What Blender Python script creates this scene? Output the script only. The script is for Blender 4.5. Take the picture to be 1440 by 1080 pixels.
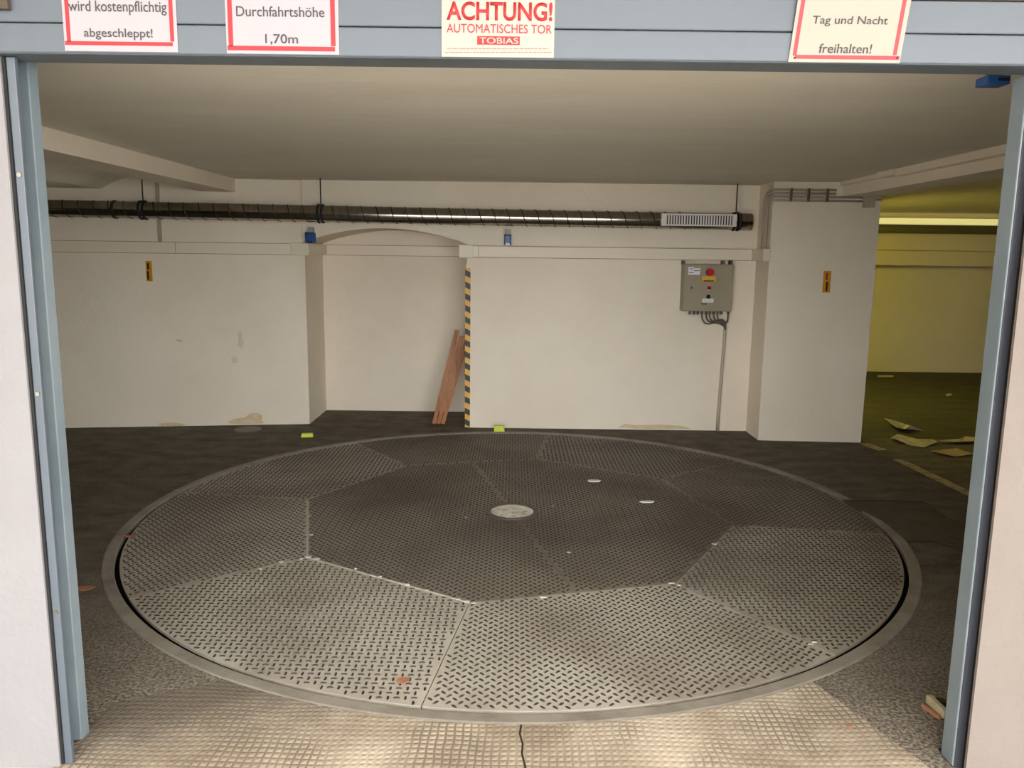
import bpy, bmesh, math, random
from mathutils import Vector, Matrix
random.seed(7)
S = bpy.context.scene
C = S.collection
for o in list(bpy.data.objects): bpy.data.objects.remove(o)

# ------------------------------------------------------------------ camera, world, exposure
F_PX, PITCH, ROLL, H = 1123.7, 0.160351, 0.012516, 1.42
cp, sp = math.cos(PITCH), math.sin(PITCH)
FWD = Vector((0, cp, -sp)); R0 = Vector((1, 0, 0)); D0 = Vector((0, -sp, -cp))
cr, sr = math.cos(ROLL), math.sin(ROLL)
RGT = R0*cr - D0*sr; DWN = R0*sr + D0*cr
cam_d = bpy.data.cameras.new('camera'); cam = bpy.data.objects.new('camera', cam_d); C.objects.link(cam)
cam_d.sensor_fit = 'HORIZONTAL'; cam_d.sensor_width = 36.0; cam_d.lens = F_PX/1440*36; cam_d.clip_start = .02
M = Matrix.Identity(4)
for i, v in enumerate((RGT, -DWN, -FWD)):
    for k in range(3): M[k][i] = v[k]
M.translation = (0, 0, H); cam.matrix_world = M
S.camera = cam
W = bpy.data.worlds.new('overcast_sky'); S.world = W; W.use_nodes = True
bg = W.node_tree.nodes['Background']; bg.inputs[0].default_value = (.97, .98, 1.0, 1); bg.inputs[1].default_value = 10.3
S.view_settings.view_transform = 'Standard'; S.view_settings.look = 'None'; S.view_settings.gamma = 1
S.view_settings.use_curve_mapping = False; S.view_settings.exposure = 0.0
LAMP_YELLOW = 72.0   # lamp of the back room

# ------------------------------------------------------------------ helpers
def ray(x, y): return RGT*((x-720)/F_PX) + DWN*((y-540)/F_PX) + FWD
def aY(x, y, Y):
    d = ray(x, y); return d*(Y/d.y) + Vector((0, 0, H))
def aZ(x, y, Z=0.0):
    d = ray(x, y); return d*((Z-H)/d.z) + Vector((0, 0, H))
def lin(v):
    v /= 255.0
    return v/12.92 if v <= .04045 else ((v+.055)/1.055)**2.4
def rgb(r, g, b): return (lin(r), lin(g), lin(b), 1)

MATS = {}
def mat(name, col, rough=.6, metal=0.0, col2=None, scale=4.0, contrast=(.35, .65), bump=0.0, bscale=60.0, emit=None, spec=.5, detail=6, stretch=None):
    m = bpy.data.materials.new(name); m.use_nodes = True; nt = m.node_tree; N, L = nt.nodes, nt.links
    b = N['Principled BSDF']; b.inputs['Roughness'].default_value = rough; b.inputs['Metallic'].default_value = metal
    b.inputs['Specular IOR Level'].default_value = spec
    b.inputs['Base Color'].default_value = col
    tc = N.new('ShaderNodeTexCoord'); vec = tc.outputs['Object']
    if stretch:
        mp = N.new('ShaderNodeMapping'); mp.inputs['Scale'].default_value = stretch; L.new(vec, mp.inputs[0]); vec = mp.outputs[0]
    if col2 is not None:
        n = N.new('ShaderNodeTexNoise'); n.inputs['Scale'].default_value = scale; n.inputs['Detail'].default_value = detail; n.inputs['Roughness'].default_value = .62
        L.new(vec, n.inputs['Vector'])
        r = N.new('ShaderNodeValToRGB'); r.color_ramp.elements[0].position, r.color_ramp.elements[1].position = contrast
        r.color_ramp.elements[0].color = col; r.color_ramp.elements[1].color = col2
        L.new(n.outputs['Fac'], r.inputs[0]); L.new(r.outputs[0], b.inputs['Base Color'])
    if bump:
        n2 = N.new('ShaderNodeTexNoise'); n2.inputs['Scale'].default_value = bscale; n2.inputs['Detail'].default_value = 5
        L.new(vec, n2.inputs['Vector'])
        bp = N.new('ShaderNodeBump'); bp.inputs['Strength'].default_value = bump; bp.inputs['Distance'].default_value = .01
        L.new(n2.outputs['Fac'], bp.inputs['Height']); L.new(bp.outputs[0], b.inputs['Normal'])
    if emit:
        b.inputs['Emission Color'].default_value = emit[0]; b.inputs['Emission Strength'].default_value = emit[1]
    MATS[name] = m
    return m

def finish(name, bm, m, parent=None, smooth=False):
    me = bpy.data.meshes.new(name)
    bmesh.ops.recalc_face_normals(bm, faces=bm.faces[:])
    bm.to_mesh(me); bm.free()
    me.materials.append(m)
    if smooth:
        for p in me.polygons: p.use_smooth = True
    o = bpy.data.objects.new(name, me); C.objects.link(o)
    if parent: o.parent = parent
    return o
def thing(name, loc=(0, 0, 0)):
    o = bpy.data.objects.new(name, None); o.empty_display_size = .05; C.objects.link(o); o.location = loc
    bpy.context.view_layer.update()
    return o
def tag(o, label, cat, group=None):
    o['label'] = label; o['category'] = cat
    if group: o['group'] = group
    return o
def kind(o, k, label=None):
    o['kind'] = k
    if label: o['label'] = label
    return o
def attach(o, root):
    """parent o (modelled in world coordinates) under an Empty that is only translated"""
    o.parent = root; o.matrix_parent_inverse = Matrix.Translation(-Vector(root.location))
    return o
def bx(bm, x0, x1, y0, y1, z0, z1, bev=0.0):
    vs = [bm.verts.new((x, y, z)) for x in (x0, x1) for y in (y0, y1) for z in (z0, z1)]
    fs = [bm.faces.new([vs[i] for i in q]) for q in ((0,1,3,2),(4,6,7,5),(0,4,5,1),(2,3,7,6),(0,2,6,4),(1,5,7,3))]
    if bev:
        es = list({e for f in fs for e in f.edges})
        bmesh.ops.bevel(bm, geom=es, offset=bev, segments=2, affect='EDGES', profile=.5)
def box(name, m, x0, x1, y0, y1, z0, z1, bev=0.0, root=None):
    bm = bmesh.new(); bx(bm, min(x0,x1), max(x0,x1), min(y0,y1), max(y0,y1), min(z0,z1), max(z0,z1), bev)
    o = finish(name, bm, m)
    if root: attach(o, root)
    return o
def prism(bm, pts, d):
    """pts: list of Vector; extruded by vector d"""
    a = [bm.verts.new(p) for p in pts]; b = [bm.verts.new(Vector(p)+Vector(d)) for p in pts]
    bm.faces.new(a); bm.faces.new(b[::-1])
    n = len(a)
    for i in range(n): bm.faces.new((a[i], b[i], b[(i+1) % n], a[(i+1) % n]))
def tube(bm, pts, r, n=8, cap=True):
    pts = [Vector(p) for p in pts]; rings = []
    t = (pts[1]-pts[0]).normalized(); u = t.orthogonal().normalized()
    for i, p in enumerate(pts):
        t2 = (pts[min(i+1, len(pts)-1)]-pts[max(i-1, 0)]).normalized()
        u = (u-t2*u.dot(t2)).normalized(); v = t2.cross(u)
        rings.append([bm.verts.new(p+(u*math.cos(a)+v*math.sin(a))*r) for a in [2*math.pi*k/n for k in range(n)]])
    for a, b in zip(rings, rings[1:]):
        for k in range(n): bm.faces.new((a[k], a[(k+1) % n], b[(k+1) % n], b[k]))
    if cap: bm.faces.new(rings[0][::-1]); bm.faces.new(rings[-1])
def disc(bm, c, axis, r0, depth, n=24, r1=None):
    axis = Vector(axis).normalized(); u = axis.orthogonal().normalized(); v = axis.cross(u); c = Vector(c); r1 = r0 if r1 is None else r1
    a = [bm.verts.new(c+(u*math.cos(t)+v*math.sin(t))*r0) for t in [2*math.pi*k/n for k in range(n)]]
    b = [bm.verts.new(c+axis*depth+(u*math.cos(t)+v*math.sin(t))*r1) for t in [2*math.pi*k/n for k in range(n)]]
    bm.faces.new(a[::-1]); bm.faces.new(b)
    for k in range(n): bm.faces.new((a[k], a[(k+1) % n], b[(k+1) % n], b[k]))
def annulus(bm, cx, cy, prof, n=160):
    """prof: closed list of (r,z)"""
    rings = []
    for k in range(n):
        a = 2*math.pi*k/n
        rings.append([bm.verts.new((cx+r*math.cos(a), cy+r*math.sin(a), z)) for r, z in prof])
    q = len(prof)
    for k in range(n):
        A, B = rings[k], rings[(k+1) % n]
        for j in range(q): bm.faces.new((A[j], A[(j+1) % q], B[(j+1) % q], B[j]))
def arc(p0, p1, p2, n=5):
    """quadratic bend p0 -> p2 with control p1"""
    p0, p1, p2 = map(Vector, (p0, p1, p2))
    return [p0*(1-t)**2+p1*2*t*(1-t)+p2*t*t for t in [i/n for i in range(n+1)]]
def text(name, body, m, x0, y0, x1, y1, Y, root, depth=.0006, bold=0.0):
    """flat lettering facing the street, fitted into a pixel box on the plane y = Y"""
    cu = bpy.data.curves.new(name, 'FONT'); cu.body = body; cu.extrude = .0; cu.offset = bold; cu.resolution_u = 4
    t = bpy.data.objects.new(name, cu); C.objects.link(t)
    dg = bpy.context.evaluated_depsgraph_get(); me = bpy.data.meshes.new_from_object(t.evaluated_get(dg))
    bpy.data.objects.remove(t); bpy.data.curves.remove(cu)
    xs = [v.co.x for v in me.vertices]; ys = [v.co.y for v in me.vertices]
    a, b, c, d = min(xs), max(xs), min(ys), max(ys)
    cen = aY((x0+x1)/2, (y0+y1)/2, Y); l = aY(x0, (y0+y1)/2, Y); r = aY(x1, (y0+y1)/2, Y); u = aY((x0+x1)/2, y0, Y); w = aY((x0+x1)/2, y1, Y)
    X0, X1, Z0, Z1 = l.x, r.x, w.z, u.z
    for v in me.vertices:
        v.co = (X0+(v.co.x-a)/(b-a)*(X1-X0), Y, Z0+(v.co.y-c)/(d-c)*(Z1-Z0))
    bm = bmesh.new(); bm.from_mesh(me); bpy.data.meshes.remove(me)
    g = bmesh.ops.extrude_face_region(bm, geom=bm.faces[:])
    for e in g['geom']:
        if isinstance(e, bmesh.types.BMVert): e.co.y += depth
    o = finish(name, bm, m); attach(o, root)
    return o
def pbox(name, m, x0, y0, x1, y1, Y, depth, root=None, bev=0):
    """box whose front face fills a pixel rectangle on the plane y = Y"""
    l = aY(x0, (y0+y1)/2, Y); r = aY(x1, (y0+y1)/2, Y); u = aY((x0+x1)/2, y0, Y); w = aY((x0+x1)/2, y1, Y)
    return box(name, m, l.x, r.x, Y, Y+depth, w.z, u.z, bev, root)

def slab0(name, m, pts, h):
    bm = bmesh.new(); prism(bm, [Vector((p[0], p[1], -.01)) for p in pts], (0, 0, h+.01)); return finish(name, bm, m)

# ------------------------------------------------------------------ materials
PLASTER = mat('plaster', rgb(238, 227, 207), .85, col2=rgb(230, 218, 197), scale=1.2, bump=.25, bscale=22, spec=.2)
CEIL = mat('ceiling_paint', rgb(233, 226, 210), .9, col2=rgb(225, 218, 201), scale=1.5, bump=.2, bscale=14, spec=.15, stretch=(.5, 2, 1))
FACADE = mat('facade_render', rgb(134, 131, 131), .9, col2=rgb(129, 126, 126), scale=3, bump=.2, bscale=50, spec=.15)
FACADE_R = mat('facade_render_warm', rgb(118, 109, 102), .9, col2=rgb(114, 105, 98), scale=3, bump=.2, bscale=50, spec=.15)
BLUE_SHADED = mat('blue_grey_shaded', rgb(62, 64, 70), .45, col2=rgb(54, 56, 62), scale=3)  # dark tone standing for shade on the right jamb's front
BROWN = mat('brown_timber', rgb(70, 58, 48), .8)
BLUE = mat('blue_grey_paint', rgb(82, 89, 96), .4, col2=rgb(77, 84, 91), scale=2, bump=.02, bscale=40)
BLUE2 = mat('pale_green_grey_paint', rgb(124, 134, 138), .4, col2=rgb(108, 120, 126), scale=3)
BLACK = mat('black_rubber', rgb(18, 18, 18), .8)
ASPH = mat('asphalt', rgb(72, 64, 52), .82, col2=rgb(116, 106, 92), scale=5, contrast=(.35, .75), bump=.6, bscale=120, spec=.3, detail=12, stretch=(1, 1.6, 1))
def speckle(m, c, sc, lo, hi):
    N, L = m.node_tree.nodes, m.node_tree.links; bs = N['Principled BSDF']; src = bs.inputs['Base Color'].links[0].from_socket
    tc = [q for q in N if q.type == 'TEX_COORD'][0]
    n = N.new('ShaderNodeTexNoise'); n.inputs['Scale'].default_value = sc; n.inputs['Detail'].default_value = 3; L.new(tc.outputs['Object'], n.inputs['Vector'])
    r = N.new('ShaderNodeMapRange'); r.inputs[1].default_value = lo; r.inputs[2].default_value = hi; L.new(n.outputs['Fac'], r.inputs[0])
    x = N.new('ShaderNodeMix'); x.data_type = 'RGBA'; L.new(r.outputs[0], x.inputs[0]); L.new(src, x.inputs[6]); x.inputs[7].default_value = c; L.new(x.outputs[2], bs.inputs['Base Color'])
speckle(ASPH, rgb(138, 129, 116), 110, .55, .72)
def gate_dust(m):
    N, L = m.node_tree.nodes, m.node_tree.links; bs = N['Principled BSDF']; src = bs.inputs['Base Color'].links[0].from_socket
    tc = [q for q in N if q.type == 'TEX_COORD'][0]; sx = N.new('ShaderNodeSeparateXYZ'); L.new(tc.outputs['Object'], sx.inputs[0])
    n = N.new('ShaderNodeTexNoise'); n.inputs['Scale'].default_value = 5; n.inputs['Detail'].default_value = 10; n.inputs['Roughness'].default_value = .7; L.new(tc.outputs['Object'], n.inputs['Vector'])
    k = N.new('ShaderNodeMath'); k.operation = 'MULTIPLY_ADD'; k.inputs[1].default_value = 1.6; L.new(n.outputs['Fac'], k.inputs[0]); L.new(sx.outputs['Y'], k.inputs[2])
    r = N.new('ShaderNodeMapRange'); r.inputs[1].default_value = 4.3; r.inputs[2].default_value = 3.0; r.inputs[4].default_value = .85; L.new(k.outputs[0], r.inputs[0])
    g = N.new('ShaderNodeTexNoise'); g.inputs['Scale'].default_value = 90; L.new(tc.outputs['Object'], g.inputs['Vector'])
    gr = N.new('ShaderNodeValToRGB'); gr.color_ramp.elements[0].position = .38; gr.color_ramp.elements[1].position = .66; gr.color_ramp.elements[0].color = rgb(84, 76, 65); gr.color_ramp.elements[1].color = rgb(168, 158, 142); L.new(g.outputs['Fac'], gr.inputs[0])
    x = N.new('ShaderNodeMix'); x.data_type = 'RGBA'; L.new(r.outputs[0], x.inputs[0]); L.new(src, x.inputs[6]); L.new(gr.outputs[0], x.inputs[7]); L.new(x.outputs[2], bs.inputs['Base Color'])
gate_dust(ASPH)
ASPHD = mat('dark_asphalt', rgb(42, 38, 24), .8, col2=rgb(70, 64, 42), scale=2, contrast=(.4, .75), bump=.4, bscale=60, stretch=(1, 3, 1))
PATCHM = mat('asphalt_patch', rgb(70, 62, 48), .85, col2=rgb(88, 78, 62), scale=9, bump=.5, bscale=90)
STREET = mat('street_paving', rgb(182, 175, 164), .9, col2=rgb(170, 163, 152), scale=6)
RING = mat('ring_steel', rgb(140, 133, 121), .6, col2=rgb(112, 103, 90), scale=6, contrast=(.4, .7), bump=.2, bscale=80)
SEAM = mat('seam_dust', rgb(186, 180, 166), .9)
SEAMD = mat('seam_dirt', rgb(96, 88, 75), .9)
PIT = mat('pit', rgb(14, 13, 12), .9)
STUD = mat('stud_steel', rgb(26, 24, 22), .5, col2=rgb(42, 39, 35), scale=3)
HUBM = mat('hub_dust', rgb(228, 224, 210), .9, col2=rgb(176, 166, 142), scale=22, contrast=(.4, .65))
HUBR = mat('hub_ring_steel', rgb(62, 62, 66), .5, col2=rgb(96, 66, 48), scale=30)
GALV = mat('galvanised', rgb(172, 167, 156), .15, 1.0, col2=rgb(150, 146, 136), scale=7, stretch=(6, 1, 1))
GALVD = mat('galvanised_dark', rgb(58, 56, 52), .5, .8)
GRILLE = mat('grille_white', rgb(228, 224, 216), .4)
GRILLED = mat('grille_inside', rgb(40, 38, 35), .7)
TRUNK = mat('trunking_plastic', rgb(232, 219, 197), .5)
TRUNKJ = mat('trunking_joint', rgb(226, 217, 190), .45)
BOXM = mat('control_box_paint', rgb(158, 147, 122), .5, col2=rgb(150, 139, 114), scale=6)
RED = mat('red_plastic', rgb(180, 14, 16), .35)
YEL = mat('yellow_label', rgb(226, 170, 30), .5)
ORANGE = mat('yellow_sticker', rgb(214, 150, 24), .5)
INK = mat('dark_ink', rgb(40, 30, 24), .7)
WHITE = mat('white_label', rgb(225, 225, 225), .5)
GREYC = mat('grey_cable', rgb(182, 168, 148), .6)
LIDE = mat('lid_shadow_joint', rgb(150, 134, 112), .7)
CABLE = mat('dark_cable', rgb(92, 84, 74), .6)
PAPER = mat('paper', rgb(152, 146, 149), .7)
PAPER2 = mat('cream_board', rgb(153, 148, 138), .6)
PAPER3 = mat('yellowed_paper', rgb(148, 141, 128), .7)
PRED = mat('print_red', rgb(150, 30, 36), .6)
PRED2 = mat('print_bright_red', rgb(152, 22, 22), .6)
PRED3 = mat('faded_red', rgb(148, 46, 54), .6)
PINK = mat('print_fine_red', rgb(142, 108, 100), .7)
GREYI = mat('print_grey', rgb(66, 64, 68), .7)
WOOD = mat('batten_wood', rgb(182, 122, 78), .7, col2=rgb(140, 88, 54), scale=14, stretch=(1, 1, .1))
NEON = mat('neon_yellow', rgb(190, 205, 20), .5)
SBLUE = mat('sensor_blue', rgb(38, 84, 150), .4)
SGREY = mat('sensor_grey', rgb(160, 155, 145), .5)
LEAF = mat('orange_leaf', rgb(160, 108, 78), .7)
CARD = mat('cardboard', rgb(170, 140, 90), .8, col2=rgb(196, 180, 140), scale=8)
SHEET = mat('dirty_paper', rgb(200, 190, 160), .8, col2=rgb(160, 148, 116), scale=9)
LINE = mat('faded_line_paint', rgb(176, 158, 116), .8, col2=rgb(120, 106, 78), scale=20, contrast=(.45, .7))
CHIP = mat('bare_plaster', rgb(206, 180, 130), .9, col2=rgb(220, 205, 176), scale=12)
COVER = mat('cover_grey', rgb(120, 118, 110), .6)
DARKPIPE = mat('dark_pipe_paint', rgb(96, 92, 66), .6)
TUBEY = mat('yellow_lamp_diffuser', (.9, .85, .5, 1), .4, emit=((1.0, .88, .16, 1), LAMP_YELLOW))
TUBEF = mat('far_lamp_diffuser', (.9, .85, .5, 1), .4, emit=((1.0, .88, .36, 1), .55))
LAMPB = mat('lamp_body', rgb(225, 225, 220), .5)

def plate_mat(name, a, b, c):
    """steel plate: a worn base, b dust, c oil-dark blotches"""
    m = mat(name, a, .55, .0, col2=b, scale=2.3, contrast=(.35, .68), bump=.12, bscale=160, spec=.45, detail=9)
    nt = m.node_tree; N, L = nt.nodes, nt.links; bs = N['Principled BSDF']
    src = bs.inputs['Base Color'].links[0].from_socket
    n = N.new('ShaderNodeTexNoise'); n.inputs['Scale'].default_value = 1.4; n.inputs['Detail'].default_value = 6
    tc = [q for q in N if q.type == 'TEX_COORD'][0]; L.new(tc.outputs['Object'], n.inputs['Vector'])
    r = N.new('ShaderNodeMapRange'); r.inputs[1].default_value = .42; r.inputs[2].default_value = .62; r.inputs[4].default_value = 1.0; L.new(n.outputs['Fac'], r.inputs[0])
    x = N.new('ShaderNodeMix'); x.data_type = 'RGBA'; L.new(r.outputs[0], x.inputs[0]); L.new(src, x.inputs[6]); x.inputs[7].default_value = c
    L.new(x.outputs[2], bs.inputs['Base Color'])
    return m
PL_LIGHT = plate_mat('plate_dusty', rgb(166, 159, 145), rgb(184, 177, 162), rgb(146, 136, 122))
PL_MID = plate_mat('plate_worn', rgb(150, 142, 127), rgb(168, 160, 144), rgb(130, 120, 106))
PL_DARK = plate_mat('plate_oily', rgb(118, 109, 95), rgb(136, 127, 112), rgb(98, 87, 74))

def apron_mat():
    """pale concrete with a waffle imprint, dirty towards one side"""
    m = mat('apron_concrete', rgb(188, 175, 155), .85, col2=rgb(146, 132, 112), scale=3.5, spec=.25)
    nt = m.node_tree; N, L = nt.nodes, nt.links; bs = N['Principled BSDF']
    src = bs.inputs['Base Color'].links[0].from_socket
    tc = [q for q in N if q.type == 'TEX_COORD'][0]
    wn = N.new('ShaderNodeTexNoise'); wn.inputs['Scale'].default_value = 2.5; wn.inputs['Detail'].default_value = 2; L.new(tc.outputs['Object'], wn.inputs['Vector'])
    wv = N.new('ShaderNodeVectorMath'); wv.operation = 'SCALE'; wv.inputs[3].default_value = .05; L.new(wn.outputs['Color'], wv.inputs[0])
    ad = N.new('ShaderNodeVectorMath'); L.new(tc.outputs['Object'], ad.inputs[0]); L.new(wv.outputs[0], ad.inputs[1])
    ws = []
    for ax in ('X', 'Y'):
        w = N.new('ShaderNodeTexWave'); w.bands_direction = ax; w.inputs['Scale'].default_value = 13.5; w.inputs['Distortion'].default_value = 1.3; w.inputs['Detail'].default_value = 1
        L.new(ad.outputs[0], w.inputs['Vector']); ws.append(w)
    mn = N.new('ShaderNodeMath'); mn.operation = 'MINIMUM'; L.new(ws[0].outputs['Fac'], mn.inputs[0]); L.new(ws[1].outputs['Fac'], mn.inputs[1])
    gr = N.new('ShaderNodeMapRange'); gr.inputs[1].default_value = .05; gr.inputs[2].default_value = .3; gr.inputs[3].default_value = 1; gr.inputs[4].default_value = 0; L.new(mn.outputs[0], gr.inputs[0])
    wear = N.new('ShaderNodeTexNoise'); wear.inputs['Scale'].default_value = 3.2; L.new(tc.outputs['Object'], wear.inputs['Vector'])
    wr = N.new('ShaderNodeMapRange'); wr.inputs[1].default_value = .42; wr.inputs[2].default_value = .6; wr.inputs[4].default_value = .85; L.new(wear.outputs['Fac'], wr.inputs[0])
    ml = N.new('ShaderNodeMath'); ml.operation = 'MULTIPLY'; L.new(gr.outputs[0], ml.inputs[0]); L.new(wr.outputs[0], ml.inputs[1])
    x = N.new('ShaderNodeMix'); x.data_type = 'RGBA'; L.new(ml.outputs[0], x.inputs[0]); L.new(src, x.inputs[6]); x.inputs[7].default_value = rgb(116, 104, 88)
    # tyre dirt: a stain on the side away from the straight edge
    sx = N.new('ShaderNodeSeparateXYZ'); L.new(tc.outputs['Object'], sx.inputs[0])
    dn = N.new('ShaderNodeTexNoise'); dn.inputs['Scale'].default_value = 4; dn.inputs['Detail'].default_value = 8; L.new(tc.outputs['Object'], dn.inputs['Vector'])
    s1 = N.new('ShaderNodeMath'); s1.operation = 'MULTIPLY_ADD'; s1.inputs[1].default_value = .55; L.new(dn.outputs['Fac'], s1.inputs[0])
    s2 = N.new('ShaderNodeMath'); s2.operation = 'MULTIPLY_ADD'; s2.inputs[1].default_value = 1.9; L.new(sx.outputs['Y'], s2.inputs[0])
    s3 = N.new('ShaderNodeMath'); s3.operation = 'MULTIPLY'; s3.inputs[1].default_value = -.75; L.new(sx.outputs['X'], s3.inputs[0])
    L.new(s3.outputs[0], s2.inputs[2]); L.new(s2.outputs[0], s1.inputs[2])
    dr = N.new('ShaderNodeMapRange'); dr.inputs[1].default_value = 4.85; dr.inputs[2].default_value = 5.4; L.new(s1.outputs[0], dr.inputs[0])
    y = N.new('ShaderNodeMix'); y.data_type = 'RGBA'; L.new(dr.outputs[0], y.inputs[0]); L.new(x.outputs[2], y.inputs[6]); y.inputs[7].default_value = rgb(108, 99, 87)
    L.new(y.outputs[2], bs.inputs['Base Color'])
    bp = N.new('ShaderNodeBump'); bp.inputs['Strength'].default_value = .45; bp.inputs['Distance'].default_value = .004
    L.new(mn.outputs[0], bp.inputs['Height']); L.new(bp.outputs[0], bs.inputs['Normal'])
    return m
APRON = apron_mat()

def stripe_mat():
    m = mat('hazard_stripes', rgb(222, 168, 40), .5); nt = m.node_tree; N, L = nt.nodes, nt.links; bs = N['Principled BSDF']
    tc = N.new('ShaderNodeTexCoord'); sx = N.new('ShaderNodeSeparateXYZ'); L.new(tc.outputs['Object'], sx.inputs[0])
    a = N.new('ShaderNodeMath'); a.operation = 'MULTIPLY_ADD'; a.inputs[1].default_value = .5; L.new(sx.outputs['X'], a.inputs[0]); L.new(sx.outputs['Z'], a.inputs[2])
    md = N.new('ShaderNodeMath'); md.operation = 'PINGPONG'; md.inputs[1].default_value = .047; L.new(a.outputs[0], md.inputs[0])
    gt = N.new('ShaderNodeMath'); gt.operation = 'GREATER_THAN'; gt.inputs[1].default_value = .0235; L.new(md.outputs[0], gt.inputs[0])
    x = N.new('ShaderNodeMix'); x.data_type = 'RGBA'; L.new(gt.outputs[0], x.inputs[0]); x.inputs[6].default_value = rgb(224, 172, 62); x.inputs[7].default_value = rgb(40, 30, 34)
    L.new(x.outputs[2], bs.inputs['Base Color'])
    return m
STRIPES = stripe_mat()

# ------------------------------------------------------------------ the setting
TX, TY = 0.01, 4.299                       # turntable centre
ZC = 1.985                                 # ceiling
# floor with a round pit
bm = bmesh.new()
fx0, fx1, fy0, fy1 = -5.2, 8.2, 2.06, 10.4
ang = [2*math.pi*k/160 for k in range(160)] + [math.atan2(y-TY, x-TX) % (2*math.pi) for x in (fx0, fx1) for y in (fy0, fy1)]
ang.sort(); I, O = [], []
for a in ang:
    c, s = math.cos(a), math.sin(a); t = 1e9
    if c > 1e-9: t = min(t, (fx1-TX)/c)
    if c < -1e-9: t = min(t, (fx0-TX)/c)
    if s > 1e-9: t = min(t, (fy1-TY)/s)
    if s < -1e-9: t = min(t, (fy0-TY)/s)
    I.append(bm.verts.new((TX+2.03*c, TY+2.03*s, 0))); O.append(bm.verts.new((TX+t*c, TY+t*s, 0)))
for k in range(len(ang)):
    j = (k+1) % len(ang); bm.faces.new((I[k], O[k], O[j], I[j]))
kind(finish('floor', bm, ASPH), 'structure', 'dark dirty asphalt garage floor around the turntable')
kind(box('street_ground', STREET, -9, 9, -12, 2.06, -.2, -.004), 'structure', 'paved ground in front of the garage gate')

# facade
bm = bmesh.new(); prism(bm, [Vector(p) for p in ((-5.4, 2.06, -.05), (-1.31, 2.06, -.05), (-1.31, 2.18, -.05), (-5.4, 2.18, -.05))], (0, 0, 5.05)); bx(bm, -5.4, -1.243, 2.02, 2.03, -.05, 1.877); bx(bm, -5.4, -1.31, 2.03, 2.06, -.05, 1.877)
kind(finish('wall_front_left', bm, FACADE), 'structure', 'pale rendered facade left of the gate opening')
bm = bmesh.new(); bx(bm, 1.293, 8.4, 2.06, 2.125, -.05, 5); bx(bm, 1.272, 8.4, 2.02, 2.03, -.05, 1.877); bx(bm, 1.30, 8.4, 2.03, 2.06, -.05, 1.877)
kind(finish('wall_front_right', bm, FACADE_R), 'structure', 'pale rendered facade right of the gate opening')
kind(box('wall_front_top', FACADE, -1.257, 1.293, 2.06, 2.125, 1.94, 5), 'structure', 'facade above the gate opening')
kind(box('sky_blocker', PLASTER, -4, 9, -1.1, 2.06, 2.75, 2.95), 'structure', 'unseen slab over the drive, added to cut sky light on the facade')  # added out of view; keeps overhead sky off facade and header
kind(box('wall_light_blocker', STREET, -4.3, -4, -4, 2.06, -.1, 8), 'structure', 'unseen wall left of the drive, added to block daylight from that side')  # added out of view to hold back daylight from the left
# back wall with arched niche
YB = 6.49
XL, XR = -1.69, -.375
bm = bmesh.new()
prism(bm, [Vector((-5.2, 6.06, 0)), Vector((XL, 6.55, 0)), Vector((XL, 7.3, 0)), Vector((-5.2, 7.3, 0))], (0, 0, ZC+.02))
kind(finish('wall_back_left', bm, PLASTER), 'structure', 'whitewashed back wall left of the niche')
kind(box('wall_back_right', PLASTER, XR, 2.5, YB, 7.3, 0, ZC+.02), 'structure', 'whitewashed back wall between niche and pillar')
bm = bmesh.new()
# lintel with segmental arch
pts = [Vector((XL, 6.5, ZC+.02))]
zs, zp = 1.50, 1.617
n = 16
for i in range(n+1):
    t = i/n; x = XL+(XR-XL)*t; pts.append(Vector((x, 6.5, zp-(zp-zs)*(2*t-1)**2)))
pts.append(Vector((XR, 6.5, ZC+.02)))
prism(bm, pts, (0, .7, 0))
kind(finish('wall_back_arch', bm, PLASTER), 'structure', 'arched lintel over the niche in the back wall')
kind(box('wall_niche', PLASTER, XL, XR, 7.16, 7.3, 0, 1.7), 'structure', 'whitewashed rear of the arched niche')
kind(box('wall_left', PLASTER, -5.4, -5.2, 2.06, 7.3, 0, ZC+.2), 'structure')
kind(box('wall_right', PLASTER, 8.2, 8.4, 2.06, 10.4, 0, ZC+.2), 'structure')
kind(box('wall_far', PLASTER, 2.5, 8.4, 10.13, 10.4, 0, ZC+.2), 'structure', 'far wall of the yellow-lit back room')
kind(box('wall_passage', PLASTER, 2.3, 2.6, 6.95, 10.13, 0, ZC+.2), 'structure')
bm = bmesh.new()
prism(bm, [Vector((1.945, 6.155, 0)), Vector((2.738, 6.115, 0)), Vector((2.738, 6.95, 0)), Vector((1.945, 6.95, 0))], (0, 0, ZC+.01))
kind(finish('wall_pillar', bm, PLASTER), 'structure', 'wide white pillar beside the back room')
# ceiling: flat slab, and the haunch of the side bay as one profile
bm = bmesh.new()
prof = [(-5.4, 1.885), (-3.4, 1.885)] + [(-3.2+.27*t, 1.885+.10*math.sin(t*math.pi/2)) for t in (0, .15, .3, .45, .6, .8, 1)] + [(8.4, ZC), (8.4, 2.3), (-5.4, 2.3)]
prism(bm, [Vector((x, 2.126, z)) for x, z in prof], (0, 8.274, 0))
kind(finish('ceiling', bm, CEIL), 'structure', 'low grey-white painted ceiling')
kind(box('trim_1', PLASTER, -2.47, -2.205, 2.19, 6.5, 1.882, ZC+.01), 'structure', 'downstand beam across the left of the ceiling')
kind(box('trim_2', PLASTER, 2.46, 2.745, 2.19, 10.13, 1.88, ZC+.01), 'structure', 'downstand beam running to the pillar on the right')
kind(box('trim_3', PLASTER, 2.405, 2.46, 2.19, 5.2, 1.942, ZC+.01), 'structure', 'stepped moulding along the right beam')
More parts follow.
